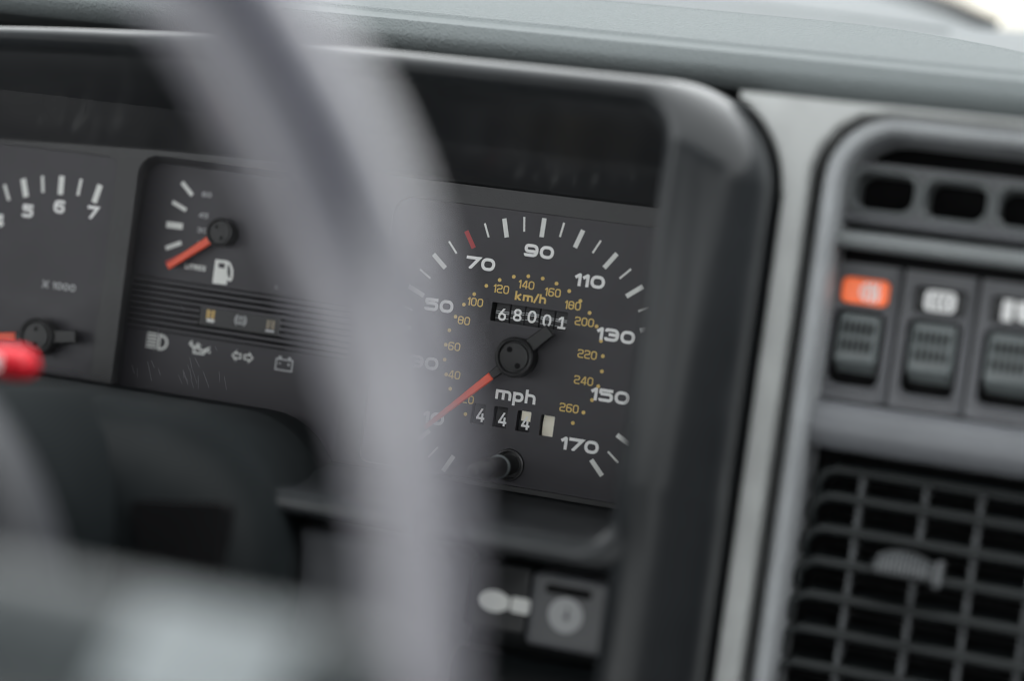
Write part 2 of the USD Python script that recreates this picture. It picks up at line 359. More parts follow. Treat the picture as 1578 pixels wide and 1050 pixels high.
K, OFF = 1.69695118, -7.45805817
def radial(cx, cz, a, r0, r1, w):
    s_, c_ = math.sin(a), math.cos(a)
    return Polygon([(cx + r_ * s_ + k * c_ * w / 2, cz + r_ * c_ - k * s_ * w / 2) for r_, k in ((r0, -1), (r1, -1), (r1, 1), (r0, 1))])
for v5 in range(0, 175, 5):
    a = math.radians((v5 - 85) * K + OFF); big = v5 % 10 == 0
    part(sp, 'tick_mark', extr(radial(0, 0, a, 39.8 if big else 41.2, 46, 1.5 if big else .66), 0, PRINT), 'print_red' if v5 == 70 else 'print_tick', False,
         'red tick mark' if v5 == 70 else None)
for t, px, py in (('10', 668, 645), ('30', 653.5, 559), ('50', 676.6, 470.9), ('70', 740.6, 406.3), ('90', 830.9, 387.7), ('110', 909, 433.4), ('130', 949, 517.7), ('150', 940, 610.9), ('170', 893.4, 687)):
    part(sp, 'numeral', extr(word(t, 4.15, 4.75, 1.02, .5, *ax(px, py)), 0, PRINT), 'print_white', False)
for t, px, py in (('20', 721, 616), ('40', 700, 578), ('60', 700, 534.3), ('80', 715, 494.3), ('100', 732.6, 465.7), ('120', 772.6, 445.7), ('140', 811.4, 439.1), ('160', 852, 450.9), ('180', 882.9, 470.9),
                  ('200', 900.6, 496.3), ('220', 905, 546.6), ('240', 899.4, 587), ('260', 877, 629.4)):
    part(sp, 'kilometre_numeral', extr(word(t, 2.75, 1.95, .40, .28, *ax(px, py)), 0, PRINT), 'print_yellow', False)
for kmh in range(10, 280, 10):
    a = math.radians((kmh / 1.609344 - 85) * K + OFF); q = 26.75
    part(sp, 'scale_dot', extr(Point(q * math.sin(a), q * math.cos(a)).buffer(.62, quad_segs=4), 0, PRINT), 'print_yellow', False)
part(sp, 'unit_lettering', extr(word('km/h', 2.05, 2.3, .62, .42, *ax(817.5, 460.5)), 0, PRINT), 'print_yellow', False)
part(sp, 'unit_lettering', extr(word('mph', 3.15, 3.6, .92, .55, *ax(794.5, 612)), 0, PRINT), 'print_white', False)
# odometer drums behind their window
def drum(x0, x1, zc, front, q=10.0, n=36):
    a = np.linspace(0, 2 * math.pi, n, endpoint=False)
    rg = [np.column_stack([np.full(n, x), front + q - qq * np.cos(a), zc + qq * np.sin(a)]) for x, qq in ((x0, q - .25), (x0 + .25, q), (x1 - .25, q), (x1, q - .25))]
    return loft(rg[::-1], True, True)
DF = 1.5
ozc = (oz0 + oz1) / 2
def inter(text, h, cx, cz, y, bold=False, squash=1.0):
    m = meshkit.text_mesh(text, h, .05, bold); v = m.vertices; lo, hi = v.min(0), v.max(0)
    return trimesh.Trimesh(np.column_stack([cx + (v[:, 0] - (lo[0] + hi[0]) / 2) * squash, y - v[:, 2], cz + v[:, 1] - (lo[1] + hi[1]) / 2]), m.faces, process=False)
for ch, px, py in (('6', 774.2, 485), ('8', 797.6, 486), ('0', 820, 488.6), ('0', 843, 494.3), ('1', 866, 498)):
    x, z = ax(px, py, DF)
    d = part(sp, 'odometer_drum', drum(x - 2.45, x + 2.45, ozc, DF), 'drum_black', 40)
    part(d, 'digit', inter(ch, 3.75, x, z, DF - .02, True, 1.04), 'print_white', False)
    for k, (zz, th) in enumerate(((.95, .13), (.35, .13), (-1.25, .10))):
        if ch == '1' or True:
            part(d, 'drum_line', extr(box(x - 2.3, z + zz - th, x + 2.3, z + zz + th), DF - .005, .03), 'print_dim', False)
part(sp, 'odometer_frame', cat(bx(ox0 - .3, ox0 + .05, .6, 6, oz0, oz1), bx(ox0, ox1, .6, 6, oz1 - .05, oz1 + .3), bx(ox0, ox1, .6, 6, oz0 - .3, oz0 + .05)), 'cluster_black', False)
for k, (x, z) in enumerate(trip):
    d = part(sp, 'trip_drum', drum(x - 1.9, x + 2.6, z - .2, DF), 'drum_cream' if k == 3 else 'drum_black', 40, 'cream drum of the trip counter' if k == 3 else None)
    if k == 2:
        part(d, 'cream_patch', extr(box(x - 1.2, z + .1, x + 2.5, z + 3.5), DF + .45, .5), 'drum_cream', False)
    if k < 3:
        dx, dz = ax(*((740.7, 640.2), (774.7, 646.7), (810, 652.3))[k], DF)
        part(d, 'digit', inter('4', 4.2, dx, dz, DF - .06, True, .86), 'print_white', False)
# hub, needle and counterweight
hx, hz, ny = -1.0, .3, -5.0
hub = part(sp, 'needle_hub', lathe([(6.2, -5), (6.45, 0), (6.55, 1.6), (6.4, 2.1), (5.95, 2.35), (5.4, 2.2), (5.15, 1.6), (5.0, 1.2), (4.75, 1.2), (4.65, 1.75), (4.4, 1.95), (0.02, 1.95)], hx, hz, ny, 48), 'needle_black', 40)
for dx, dz in ((-1.75, 2.25), (1.55, -2.65)):
    part(hub, 'hub_hole', lathe([(.95, 0), (.95, .06), (.01, .06)], hx + dx, hz + dz, ny - 1.93, 16), 'deep_black', 30)
def arm(a, r0, r1, w0, w1, y0, h, cx, cz):
    s_, c_ = math.sin(a), math.cos(a)
    P = Polygon([(cx + q * s_ + k * c_ * w / 2, cz + q * c_ - k * s_ * w / 2) for q, k, w in ((r0, -1, w0), (r1, -1, w1), (r1, 1, w1), (r0, 1, w0))])
    m1, m2 = P, P.buffer(-.35, join_style='mitre')
    p1, p2 = np.array(m1.exterior.coords)[:-1], np.array(m2.exterior.coords)[:-1]
    k0 = np.argmin(np.linalg.norm(p2 - p1[0], axis=1)); p2 = np.roll(p2, -k0, 0)
    if np.linalg.norm(p2[1] - p1[1]) > np.linalg.norm(p2[-1] - p1[1]): p2 = np.roll(p2[::-1], 1, 0)
    if Polygon(p1).exterior.is_ccw is False: p1, p2 = p1[::-1], p2[::-1]
    return loft([ring3(p1, y0), ring3(p1, y0 - h + .35), ring3(p2, y0 - h)], True, True)
an = math.radians(225.2)
nd = part(sp, 'needle', arm(an, 5.5, 10.2, 3.2, 2.75, ny + .5, 1.2, hx, hz), 'needle_black', 30)
part(nd, 'orange_pointer', arm(an, 10.2, 38.5, 2.7, 1.35, ny + .45, 1.1, hx, hz), 'needle_orange', 30)
part(nd, 'counterweight', arm(an + math.pi, 5.5, 14.6, 4.6, 4.3, ny + .6, 1.6, hx, hz), 'needle_black', 30)
# trip reset knob
kn = part(sp, 'reset_knob', lathe([(3.4, 0), (3.35, 18), (3.3, 26), (3.2, 27), (2.5, 28.2), (2.3, 34), (2.25, 37), (2.0, 38.2), (1.5, 38.7), (.02, 38.8)], kx - .4, kz - .1, 3, 32), 'knob_black', 40)
part(kn, 'knob_highlight_ring', lathe([(3.3, 12), (3.75, 12.2), (3.85, 12.8), (3.7, 13.4), (3.3, 13.6)], kx - .4, kz - .1, 3, 40), 'highlight_grey', 50)  # pale ring added as the highlight on the knob edge
part(kn, 'knob_collar', lathe([(5.25, -2.4), (5.25, .5), (5.05, .9), (4.6, 1.0), (4.4, .4), (4.2, -2), (3.3, -2)], kx, kz, 0, 40), 'knob_black', 40)

# ================================================================ tachometer
ta = thing('tachometer', 'black rev counter dial reading up to 7 with orange needle', 'tachometer', (-172, 0, -16))
part(ta, 'dial_face', extr(Polygon(rr(-259.5, -153.7, -40.3, 48, 3.8, 8)), 2.5, 2.5), 'dial_black', 30)
tcx, tcz = -172.3, -16.8
o6, o7, i6, s65, o5 = ax(95.6, 270.4), ax(156, 282.6), ax(93.1, 299.8), ax(121.6, 301.5), ax(36.9, 278.4)
pol = lambda p: (math.hypot(p[0] - tcx, p[1] - tcz), math.atan2(p[0] - tcx, p[1] - tcz))
(R6, A6), (R7, A7), (RI, _), (RS, _), (R5, A5) = pol(o6), pol(o7), pol(i6), pol(s65), pol(o5)
stepA = (A7 - A5) / 2; RT = (R6 + R7 + R5) / 3
for k in range(0, 15):
    v = k / 2; a = A6 + (v - 6) * stepA; big = k % 2 == 0
    part(ta, 'tick_mark', extr(radial(tcx, tcz, a, RI if big else RS, RT, 2.1 if big else 1.1), 0, PRINT), 'print_tick', False)
for t, px, py in (('7', 143, 327.5), ('6', 91.5, 318.5), ('5', 43, 325)):
    part(ta, 'numeral', extr(word(t, 4.5, 4.3, 1.05, .5, *ax(px, py)), 0, PRINT), 'print_white', False)
n6 = pol(ax(91.5, 318.5))
for k in range(0, 5):
    a = n6[1] + (k - 6) * stepA; part(ta, 'numeral', extr(word(str(k), 4.5, 4.3, 1.05, .5, tcx + n6[0] * math.sin(a), tcz + n6[0] * math.cos(a)), 0, PRINT), 'print_white', False)
part(ta, 'scale_lettering', extr(word('x 1000', 2.5, 2.3, .55, .35, *ax(91, 441)), 0, PRINT), 'print_dim', False)
hx2, hz2 = ax(59, 519, -5)
hub = part(ta, 'needle_hub', lathe([(6.2, -5), (6.45, 0), (6.55, 1.6), (6.4, 2.1), (5.95, 2.35), (5.4, 2.2), (5.15, 1.6), (5.0, 1.2), (4.75, 1.2), (4.65, 1.75), (4.4, 1.95), (0.02, 1.95)], hx2, hz2, -5, 48), 'needle_black', 40)
for dx, dz in ((-.2, 2.7), (.2, -2.7)):
    part(hub, 'hub_hole', lathe([(.85, 0), (.85, .04), (.01, .04)], hx2 + dx, hz2 + dz, -6.93, 16), 'deep_black', 30)
an = math.radians(262)
nd = part(ta, 'needle', arm(an, 5.5, 8.8, 3.2, 2.9, -4.5, 1.2, hx2, hz2), 'needle_black', 30)
part(nd, 'orange_pointer', arm(an, 8.8, 48, 2.9, 1.4, -4.5, 1.1, hx2, hz2), 'needle_orange', 30)
part(nd, 'counterweight', arm(an + math.pi, 5.5, 15, 4.6, 4.3, -4.4, 1.6, hx2, hz2), 'needle_black', 30)

# ================================================================ fuel gauge
YF = REC
fg = thing('fuel_gauge', 'small fuel gauge with four white bars, orange needle and pump symbol', 'fuel gauge', (-118, REC, 20))
part(fg, 'gauge_face', extr(Polygon(rr(-148.6, -59.6, ax(300, 437, YF)[1] + .3, 48, (3, 7, 1, 1), 8)), YF + 0.0, .35), 'dial_black', 30)
FY = YF - .35
def bar(p, q, w): return LineString([ax(*p, FY), ax(*q, FY)]).buffer(w / 2, cap_style='flat')
for p, q, w in (((280.6, 280.9), (296.3, 300.8), 1.5), ((265.9, 311.2), (286.9, 323.8), 1.4), ((256.5, 345.8), (281.6, 349), 2.2), ((255.4, 382.5), (279.5, 374), 1.5)):
    part(fg, 'tick_mark', extr(bar(p, q, w), FY, PRINT), 'print_tick', False)
part(fg, 'reserve_mark', extr(bar((257, 409), (281, 397), 3.0), FY, PRINT), 'print_red', False)
for t, px, py in (('60', 318.7, 300), ('45', 313.7, 332), ('30', 311.5, 355), ('15', 309.5, 375.8)):
    part(fg, 'numeral', extr(word(t, 1.75, 1.65, .32, .3, *ax(px, py, FY)), FY, PRINT), 'print_dim', False)
part(fg, 'lettering', extr(word('LITRES', 1.7, 1.25, .36, .25, *ax(301, 412, FY)), FY, PRINT), 'print_tick', False)
def px_shape(pts, Y): return Polygon([ax(*p, Y) for p in pts])
pump = px_shape([(333, 401), (350, 403), (348.5, 438), (328.5, 435.5)], FY).buffer(.25)
pump = pump.difference(px_shape([(337, 405), (347, 406.3), (346.3, 414), (336.3, 412.5)], FY))
hose = LineString([ax(*p, FY) for p in ((349, 424), (351, 430), (355, 432), (357, 427), (357.5, 416), (355, 409), (352.5, 405))]).buffer(.45)
part(fg, 'pump_symbol', extr(unary_union([pump, hose]), FY, PRINT), 'print_tick', False)
fhx, fhz = ax(339, 358, FY - 5)
hub = part(fg, 'needle_hub', lathe([(4.8, -5), (4.95, 0), (5.05, 1.4), (4.9, 1.8), (4.5, 2.0), (4.1, 1.9), (3.95, 1.3), (3.8, 1.0), (3.6, 1.0), (3.5, 1.4), (0.02, 1.5)], fhx, fhz, FY - 4, 44), 'needle_black', 40)
for dx, dz in ((-1.3, 1.7), (.9, -1.9)):
    part(hub, 'hub_hole', lathe([(.62, 0), (.62, .04), (.01, .04)], fhx + dx, fhz + dz, FY - 5.47, 16), 'deep_black', 30)
fx, fz = ax(258.5, 411, FY - 4); an = math.atan2(fx - fhx, fz - fhz); ln = math.hypot(fx - fhx, fz - fhz)
part(fg, 'needle', arm(an, 4.6, ln, 3.0, 2.2, FY - 3.4, 1.1, fhx, fhz), 'needle_orange', 30)
part(fg, 'stop_pin', lathe([(.8, 0), (.8, .1), (.45, .1), (.45, .05)], *ax(426, 443, FY), FY, 16), 'pod_grey', 30)

# ================================================================ warning light panel under the fuel gauge
wl = thing('warning_light_panel', 'ribbed black strip and panel of small warning symbols below the fuel gauge', 'warning panel', (-115, REC, -15))
zt, zb = ax(300, 437, YF)[1], ax(300, 519, YF)[1]
x0, x1 = -149, -60
flat = (ax(312, 472, YF)[0], ax(436, 489, YF)[0], ax(314, 498, YF)[1] - .6, ax(314, 474, YF)[1] + .6)
part(wl, 'rib_backing', extr(box(x0, zb, x1, zt), YF, .15), 'deep_black', False)
nr = 9
for k in range(nr):
    z = zt - (k + .5) * (zt - zb) / nr; hh = (zt - zb) / nr * .29
    if flat[2] < z < flat[3]:
        for xa, xb in ((x0, flat[0]), (flat[1], x1)): part(wl, 'rib', pad(xa, xb, z - hh, z + hh, .3, YF, YF - 1.9, .35, 3, 2), 'rib_grey', 30)
    else: part(wl, 'rib', pad(x0, x1, z - hh, z + hh, .3, YF, YF - 1.9, .35, 3, 2), 'rib_grey', 30)
part(wl, 'icon_window', extr(box(*[flat[0], flat[2], flat[1], flat[3]]), YF, 1.3), 'cluster_black', False)
IY = YF - 1.3
def icon(name, shape, y, mat, label=None): return part(wl, name, extr(shape, y, PRINT), mat, False, label)
def ic(px, py, Y): return ax(px, py, Y)
x, z = ic(324.5, 486, IY)
icon('belt_symbol', unary_union([Point(x - 1, z + 1.3).buffer(.55), Point(x + 1, z + 1.3).buffer(.55), box(x - 1.5, z - 1.2, x - .55, z + 1.2), box(x + .5, z - 1.2, x + 1.45, z + 1.2), box(x - .2, z - 1, x + .15, z + 1.6)]), IY, 'icon_amber', 'amber warning symbol')
icon('belt_symbol_base', Polygon(rr(x - 1.3, x + 1.7, z - 2.4, z - 1.3, .5, 4)), IY, 'print_tick')
x, z = ic(370.7, 494, IY)
rg = Point(x, z).buffer(1.45).difference(Point(x, z).buffer(1.05))
side = Point(x, z).buffer(2.3).difference(Point(x, z).buffer(1.85)).difference(box(x - 1.2, z - 3, x + 1.2, z + 3))
icon('brake_symbol', unary_union([rg, side, box(x - .22, z - .3, x + .22, z + .8), Point(x, z - .65).buffer(.25)]), IY, 'print_dim', 'round brake warning symbol')
x, z = ic(416.8, 502, IY)
icon('amber_symbol', unary_union([box(x - 1.5, z - 1.2, x - .5, z + 1.8), box(x + .5, z - 1.2, x + 1.5, z + 1.8), box(x - .2, z - .8, x + .2, z + 2)]), IY, 'icon_ochre')
icon('amber_symbol_base', box(x - 1.6, z - 2.3, x + 1.6, z - 1.5), IY, 'print_dim')
part(wl, 'lower_panel', extr(Polygon(rr(-148.6, -59.6, -59, zb - .3, 1, 6)), YF, .4), 'dial_black', 30)
LY = YF - .4
x, z = ic(243, 527, LY)
lamp = LineString([(x + .2, z + 2.6), (x + .2, z - 2.6)] ).buffer(.01)
dsh = Polygon([(x + .1, z - 2.8)] + [(x + 1.0 + 3.0 * math.cos(t), z + 2.8 * math.sin(t)) for t in np.linspace(-math.pi / 2, math.pi / 2, 14)] + [(x + .1, z + 2.8)])
din = dsh.buffer(-.85)
rays = [box(x - 4.3, z - 2.45 + k * 1.15, x - .35, z - 1.75 + k * 1.15) for k in range(5)]
icon('headlamp_symbol', unary_union([dsh.difference(din), *rays]), LY, 'print_tick')
x, z = ic(308, 538, LY)
body = Polygon([(x - 2.6, z + .6), (x - 1.2, z + .6), (x + 1.2, z - .2), (x + 3.9, z + 1.3), (x + 3.5, z + .4), (x + 1.6, z - 1.9), (x - 2.4, z - 1.9)])
icon('oil_can_symbol', unary_union([body.difference(body.buffer(-.62)), LineString([(x - 2.4, z + .2), (x - 3.9, z + 1.3), (x - 3.4, z + 2)]).buffer(.35), box(x - 1.9, z + .9, x + .3, z + 1.35), box(x - 1.2, z + .6, x - .5, z + 1.9), Point(x + 3.7, z - .6).buffer(.42)]), LY, 'print_tick')
x, z = ic(373.8, 550, LY)
def arrow(x, z, d):
    p = Polygon([(x, z), (x + d * 1.8, z + 2.0), (x + d * 1.8, z + .95), (x + d * 3.6, z + .95), (x + d * 3.6, z - .95), (x + d * 1.8, z - .95), (x + d * 1.8, z - 2.0)])
    return p.difference(p.buffer(-.42))
icon('turn_arrow_symbol', arrow(x - 4.1, z, 1), LY, 'print_tick'); icon('turn_arrow_symbol', arrow(x + 4.1, z, -1), LY, 'print_tick')
x, z = ic(437.7, 562.5, LY)
bt = box(x - 3.3, z - 2.2, x + 3.3, z + 2.0)
icon('battery_symbol', unary_union([bt.difference(bt.buffer(-.5)), box(x - 2.4, z + 2, x - 1.2, z + 2.8), box(x + 1.2, z + 2, x + 2.4, z + 2.8), box(x - 2.2, z + .1, x - 1.2, z + .45), box(x + 1.2, z + .1, x + 2.2, z + .45), box(x + 1.53, z - .3, x + 1.87, z + .8)]), LY, 'print_dim')

# ================================================================ clear cover over the dials
YLN = -13.0
ln_ = thing('cluster_lens', 'clear plastic cover over the dials with fine scratches', 'instrument lens', (-100, YLN, 0))
part(ln_, 'clear_sheet', loft([np.array([(-298., -44, 64.), (53.6, -44, 64.)]), np.array([(-298., -14, -43.2), (56.8, -14, -43.2)])], closed=False), 'lens_clear', False)
rs = np.random.RandomState(9)
for k in range(26):
    if k < 15: px, py = rs.normal(300, 26), rs.normal(585, 14)
    else: px, py = rs.uniform(200, 345), rs.uniform(470, 600)
    l = rs.uniform(5, 17) if k > 8 else rs.uniform(14, 32); t = math.radians(rs.normal(74, 7))
    dx, dy = l / 2 * math.cos(t), l / 2 * math.sin(t)
    if py + dy > 612: continue
    g = LineString([ax(px - dx, py - dy, YLN - 4), ax(px, py + rs.normal(0, .5), YLN - 4), ax(px + dx, py + dy, YLN - 4)]).buffer(rs.uniform(.02, .042), cap_style='flat', quad_segs=1)
    part(ln_, 'scratch', extr(g, YLN - 4, .02), 'scratch', False)

# ================================================================ lower panel with two controls
lp = thing('lower_dash_panel', 'dark lower dash panel set back below the instrument hood', 'dash panel', (-60, -50, -80))
sqx0, sqx1, sqz0, sqz1 = 29.5, 53, -80, -58.5
part(lp, 'panel_sheet', extr(box(-300, -185, 58, -53.5), -40, 4), 'cowl_black', False)
part(lp, 'lower_roll', sweepx(lambda x: arc(-52, -92, 7, 0, 360, 19)[:-1], np.linspace(-300, 52, 20)), 'cowl_black', 60)
part(lp, 'knee_panel', pad(-70, 8.6, -185, -57, 5, -40, -70, 4), 'roll_grey', 40)
ds = thing('dimmer_switch', 'square grey switch with pale round dial symbol beside the hood post', 'switch', (41, -58, -70))
part(ds, 'switch_plate', pad(sqx0, sqx1, sqz0, sqz1, 2, -44, -60, 1.6), 'pod_grey', 40)
cx, cz = ax(870, 950, -61)
part(ds, 'dial_symbol', extr(Point(cx, cz).buffer(5.2).difference(Point(cx + .3, cz - .6).buffer(.9)).difference(box(cx + .1, cz - .4, cx + .8, cz + 2.2)), -60, .1), 'print_dim', False)
part(ds, 'switch_recess', extr(Polygon(rr(cx - 7, cx + 7, cz + 5.6, cz + 8.4, 1, 4)), -60, .06), 'deep_black', False)
bs = thing('lamp_switch', 'black rocker with a white light bulb symbol left of the square switch', 'switch', (21, -54, -69))
part(bs, 'switch_plate', pad(9.5, 28.5, -79, -58.5, 2, -44, -56, 1.4), 'hood_black', 40)
bx_, bz_ = ax(762, 927, -56)
bulb = unary_union([affinity.scale(Point(bx_, bz_).buffer(1), 4.6, 3.2), Polygon([(bx_ + 2, bz_ + 2.2), (bx_ + 4.5, bz_ + 1.8), (bx_ + 4.5, bz_ - 1.8), (bx_ + 2, bz_ - 2.2)])])
part(bs, 'bulb_symbol', extr(bulb, -56, .1), 'print_tick', False)
part(bs, 'bulb_base_symbol', extr(Polygon(rr(bx_ + 5.1, bx_ + 11, bz_ - 2.3, bz_ + 2.3, .9, 4)), -56, .1), 'print_tick', False)

# ================================================================ switch pod on the right
pod = thing('switch_pod', 'dark grey moulded surround with rounded corner holding switches and vents', 'switch housing', (130, -40, 0))
def prring(x0, z1, r, y): return ring3(rr(x0, 330, -190, z1, (2, r, 2, 2), 12), y)
lipr = [(x + 1.3, z - .4, r_, y - 6 if y < -30 else y) for x, z, r_, y in ((94.9, 85.8, 20, -20), (94.9, 85.8, 20, -46), (95.3, 85.4, 19.8, -48.4), (96.3, 84.4, 19, -50), (97.6, 83.1, 18, -50.5), (98.9, 81.8, 17, -50), (99.8, 80.9, 16, -48.5), (100.2, 80.4, 15.6, -46), (100.6, 79.8, 15, -20))]
part(pod, 'bezel_lip', loft([prring(*q) for q in lipr]), 'lip_grey', 50)
# panel of the three demister slots
holes = [(102.4, 121.3, 58.7, 70.9), (122.9, 142.0, 58.5, 70.8), (143.7, 163, 58.5, 70.8), (165, 184, 58.5, 70.8)]
slotpoly = box(100.5, 54.5, 200, 72.9)
for h in holes: slotpoly = slotpoly.difference(Polygon(rr(*h, 4.2, 8)))
gr = thing('demister_vent', 'row of rounded black air slots above the rocker switches', 'air vent', (130, -38, 65))
part(gr, 'slot_panel', extr(slotpoly, -34, 3), 'pod_grey', 30)
part(gr, 'slot_backing', extr(box(100, 50, 200, 80), -12, 1), 'deep_black', False)
for h in holes:
    rg = []
    for k, (i, y) in enumerate(((-.9, -36.9), (-.75, -37.8), (-.2, -38.3), (.4, -38.1), (.8, -37.2), (1.0, -30), (1.0, -14))):
        rg.append(ring3(rr(h[0] + i, h[1] - i, h[2] + i, h[3] - i, 4.4 - i * .5, 8), y))
    part(gr, 'slot_rim', loft(rg[::-1]), 'rim_grey', 50)
part(gr, 'lower_lip', sweepx(lambda x: [(-30, 54.4), (-37, 54.6)] + arc(-38.5, 56.6, 1.6, 250, 120, 5) + [(-34, 58)], np.linspace(100.5, 200, 6)), 'pod_grey', 40)
part(pod, 'cross_ledge', sweepx(lambda x: [(-20, 47.5), (-44, 47.6)] + arc(-45.5, 49.6, 2.4, 240, 90, 6) + [(-20, 54.2)], np.linspace(100.2, 200, 6)), 'rim_grey', 40)
part(pod, 'lower_roll', sweepx(lambda x: [(-20, -10.5), (-38, -10.6)] + arc(-41.5, -4.2, 6.8, 255, 85, 12) + [(-20, 2.9)], np.linspace(97.6, 200, 6)), 'roll_grey', 50)
part(pod, 'switch_bay', extr(box(98, 2, 200, 52), -26, 1), 'deep_black', False)
part(pod, 'vent_bay', extr(box(97, -110, 200, -8), -10, 1), 'deep_black', False)

# three rocker switches
def rocker(i, xa, xb, label, iconf, lensmat):
    t = thing('rocker_switch', label, 'switch', ((xa + xb) / 2, -36, 22), 'rocker switches under the demister slots')
    z0, z1 = 3.4, 43.6; wx0, wx1, wz0, wz1 = xa + 3.0, xb - 2.9, 7.8, 29.8
    lx0, lx1, lz0, lz1 = xa + 3.6, xb - 3.0, 31.6, 39.4
    pl = Polygon(rr(xa + .15, xb - .15, z0, z1, .8, 4)).difference(Polygon(rr(wx0, wx1, wz0, wz1, 2.6, 8))).difference(Polygon(rr(lx0, lx1, lz0, lz1, 1.2, 6)))
    part(t, 'switch_plate', extr(pl, -32, 4), 'switch_grey', 30)
    part(t, 'plate_ridge', pad(xb - 2.0, xb - .5, z0 + .5, z1 - .5, .4, -35.5, -37.2, .5, 4, 3), 'switch_grey', 30)
    part(t, 'well_floor', extr(Polygon(rr(wx0 - .5, wx1 + .5, wz0 - .5, wz1 + .5, 2.6, 8)), -28.5, .4), 'deep_black', False)
    part(t, 'well_rim', loft([ring3(rr(wx0 - d, wx1 + d, wz0 - d, wz1 + d, 2.6 + d, 8), y) for d, y in ((0, -28), (0, -36.2), (.35, -36.9), (.9, -36.9), (1.2, -35.9))]), 'switch_grey', 40)
    # rocker: upper face pressed flat, lower face falling back into the well
    sec = [(-28, wz1 - .8), (-34.5, wz1 - .9), (-36.5, wz1 - 1.7), (-38.0, wz1 - 7), (-38.8, wz1 - 12.5), (-38.7, wz1 - 14.6), (-37.4, wz1 - 15.4), (-31, wz1 - 17.2), (-29.5, wz0 + 3.6), (-28, wz0 + 3.5)]
    rg = [np.array([(x, y + dy, z) for y, z in sec]) for x, dy in ((wx0 + 1.3, 2.2), (wx0 + 1.5, 1.1), (wx0 + 2.0, .35), (wx0 + 2.9, 0), (wx1 - 2.9, 0), (wx1 - 2.0, .35), (wx1 - 1.5, 1.1), (wx1 - 1.3, 2.2))]
    rk = part(t, 'rocker', loft(rg[::-1], True, True), 'rocker_grey', 35)
    n = 6
    for c_ in range(n):
        x = wx0 + 3.2 + (wx1 - wx0 - 6.4) * c_ / (n - 1)
        for (za, zb_, ya, yb) in ((wz1 - 3.0, wz1 - 7, -36.95, -38.1), (wz1 - 8.2, wz1 - 12.2, -38.3, -38.9)):
            g = loft([np.array([(x - .62, ya + .3, za), (x + .62, ya + .3, za), (x + .4, ya - 1.0, za - .2), (x - .4, ya - 1.0, za - .2)]), np.array([(x - .62, yb + .3, zb_), (x + .62, yb + .3, zb_), (x + .4, yb - 1.0, zb_ + .2), (x - .4, yb - 1.0, zb_ + .2)])][::-1], True, True)
            part(rk, 'grip_rib', g, 'vent_black', False)
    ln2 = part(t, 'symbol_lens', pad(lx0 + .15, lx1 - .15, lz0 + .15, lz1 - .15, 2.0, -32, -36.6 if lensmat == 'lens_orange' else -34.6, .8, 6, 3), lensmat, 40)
    yl = -36.6 if lensmat == 'lens_orange' else -34.6
    part(ln2, 'symbol', extr(iconf((lx0 + lx1) / 2, (lz0 + lz1) / 2), yl, .06), 'print_white', False)
    return t
def fog(x, z):
    x += .6
    D = Polygon([(x + .3, z - 2.7)] + [(x + .3 - 2.4 * math.sin(t), z - 2.7 * math.cos(t)) for t in np.linspace(0, math.pi, 12)] + [(x + .3, z + 2.7)])
    return unary_union([D.difference(D.buffer(-.75)), LineString([(x + 1.5, z + 2.5), (x + 1.1, z + .8), (x + 1.8, z - .8), (x + 1.4, z - 2.5)]).buffer(.5), LineString([(x + 3, z + 2.3), (x + 2.6, z + .8), (x + 3.3, z - .8), (x + 2.9, z - 2.3)]).buffer(.5)])
def rear_screen(x, z):
    fr = Polygon(rr(x - 4.4, x + 4.4, z - 3.0, z + 3.0, 1.5, 5))
    bars = [LineString([(x + k * 2 + .3, z + 2), (x + k * 2 - .2, z), (x + k * 2 + .3, z - 2.2)]).buffer(.5) for k in (-1, 0, 1)]
    return fr.difference(unary_union([b_.buffer(-.22) for b_ in bars]))
def wash(x, z):
    return unary_union([box(x - 4.2, z - 3, x - 1.2, z + 3), Polygon([(x - .4, z + 2.6), (x + .6, z + 2.6), (x + 4.4, z + 3.2), (x + 4.4, z - 3), (x + .4, z - 2.2)]).buffer(.2)])
rocker(0, 99.8, 120.4, 'rocker switch under an orange fog lamp symbol with added glow', fog, 'lens_orange')
rocker(1, 121.0, 142.2, 'rocker switch under a white heated screen symbol, right of orange lens', rear_screen, 'hood_black')
rocker(2, 142.8, 164.0, 'rocker switch cut by the right edge of the photo', wash, 'hood_black')

# air vent below the switches
av = thing('air_vent', 'black air vent with horizontal slats, thin fins and ribbed thumb slider', 'air vent', (140, -35, -50))
SZ = [-16.6, -24.6, -34.2, -43.8, -53.8, -64.0, -74.2, -84.4]
for i, z in enumerate(SZ):
    xl = 106.2 - .75 * i
    # each slat: a rounded blade whose left end bends down to the next one
    pth = [(240, -40, z), (xl + 4, -40, z), (xl + 1.2, -40, z - 1.0), (xl - .6, -40, z - 3.2), (xl - 1.1, -39.6, z - 5.6), (xl - .6, -38, z - 8.4)] if i < len(SZ) - 1 else [(240, -40, z), (xl, -40, z)]
    b1 = tube(pth, [1.35, 1.35, 1.35, 1.4, 1.35, 1.1][:len(pth)], 10)
    blade = sweepx(lambda x: [(-18, z + 2.4), (-39.6, z + 1.15), (-39.6, z - 1.15), (-18, z + 1.2)], np.linspace(xl + 3, 240, 4))
    part(av, 'slat', cat(b1, blade), 'vent_black', 45)
for x in (117.6, 135.9, 151.6, 168.0, 184.0):
    for i in range(len(SZ) - 1):
        if x == 135.9 and i == 2: continue
        z1, z0 = SZ[i] - 1.3, SZ[i + 1] + 1.3
        part(av, 'fin', loft([np.array([(x - .7, -24, z1 + 1), (x - .7, -38.6, z1), (x, -39.4, z1), (x + .7, -38.6, z1), (x + .7, -24, z1 + 1)]), np.array([(x - .7, -24, z0 + 1), (x - .7, -38.6, z0), (x, -39.4, z0), (x + .7, -38.6, z0), (x + .7, -24, z0 + 1)])], True, True), 'fin_grey', 30)
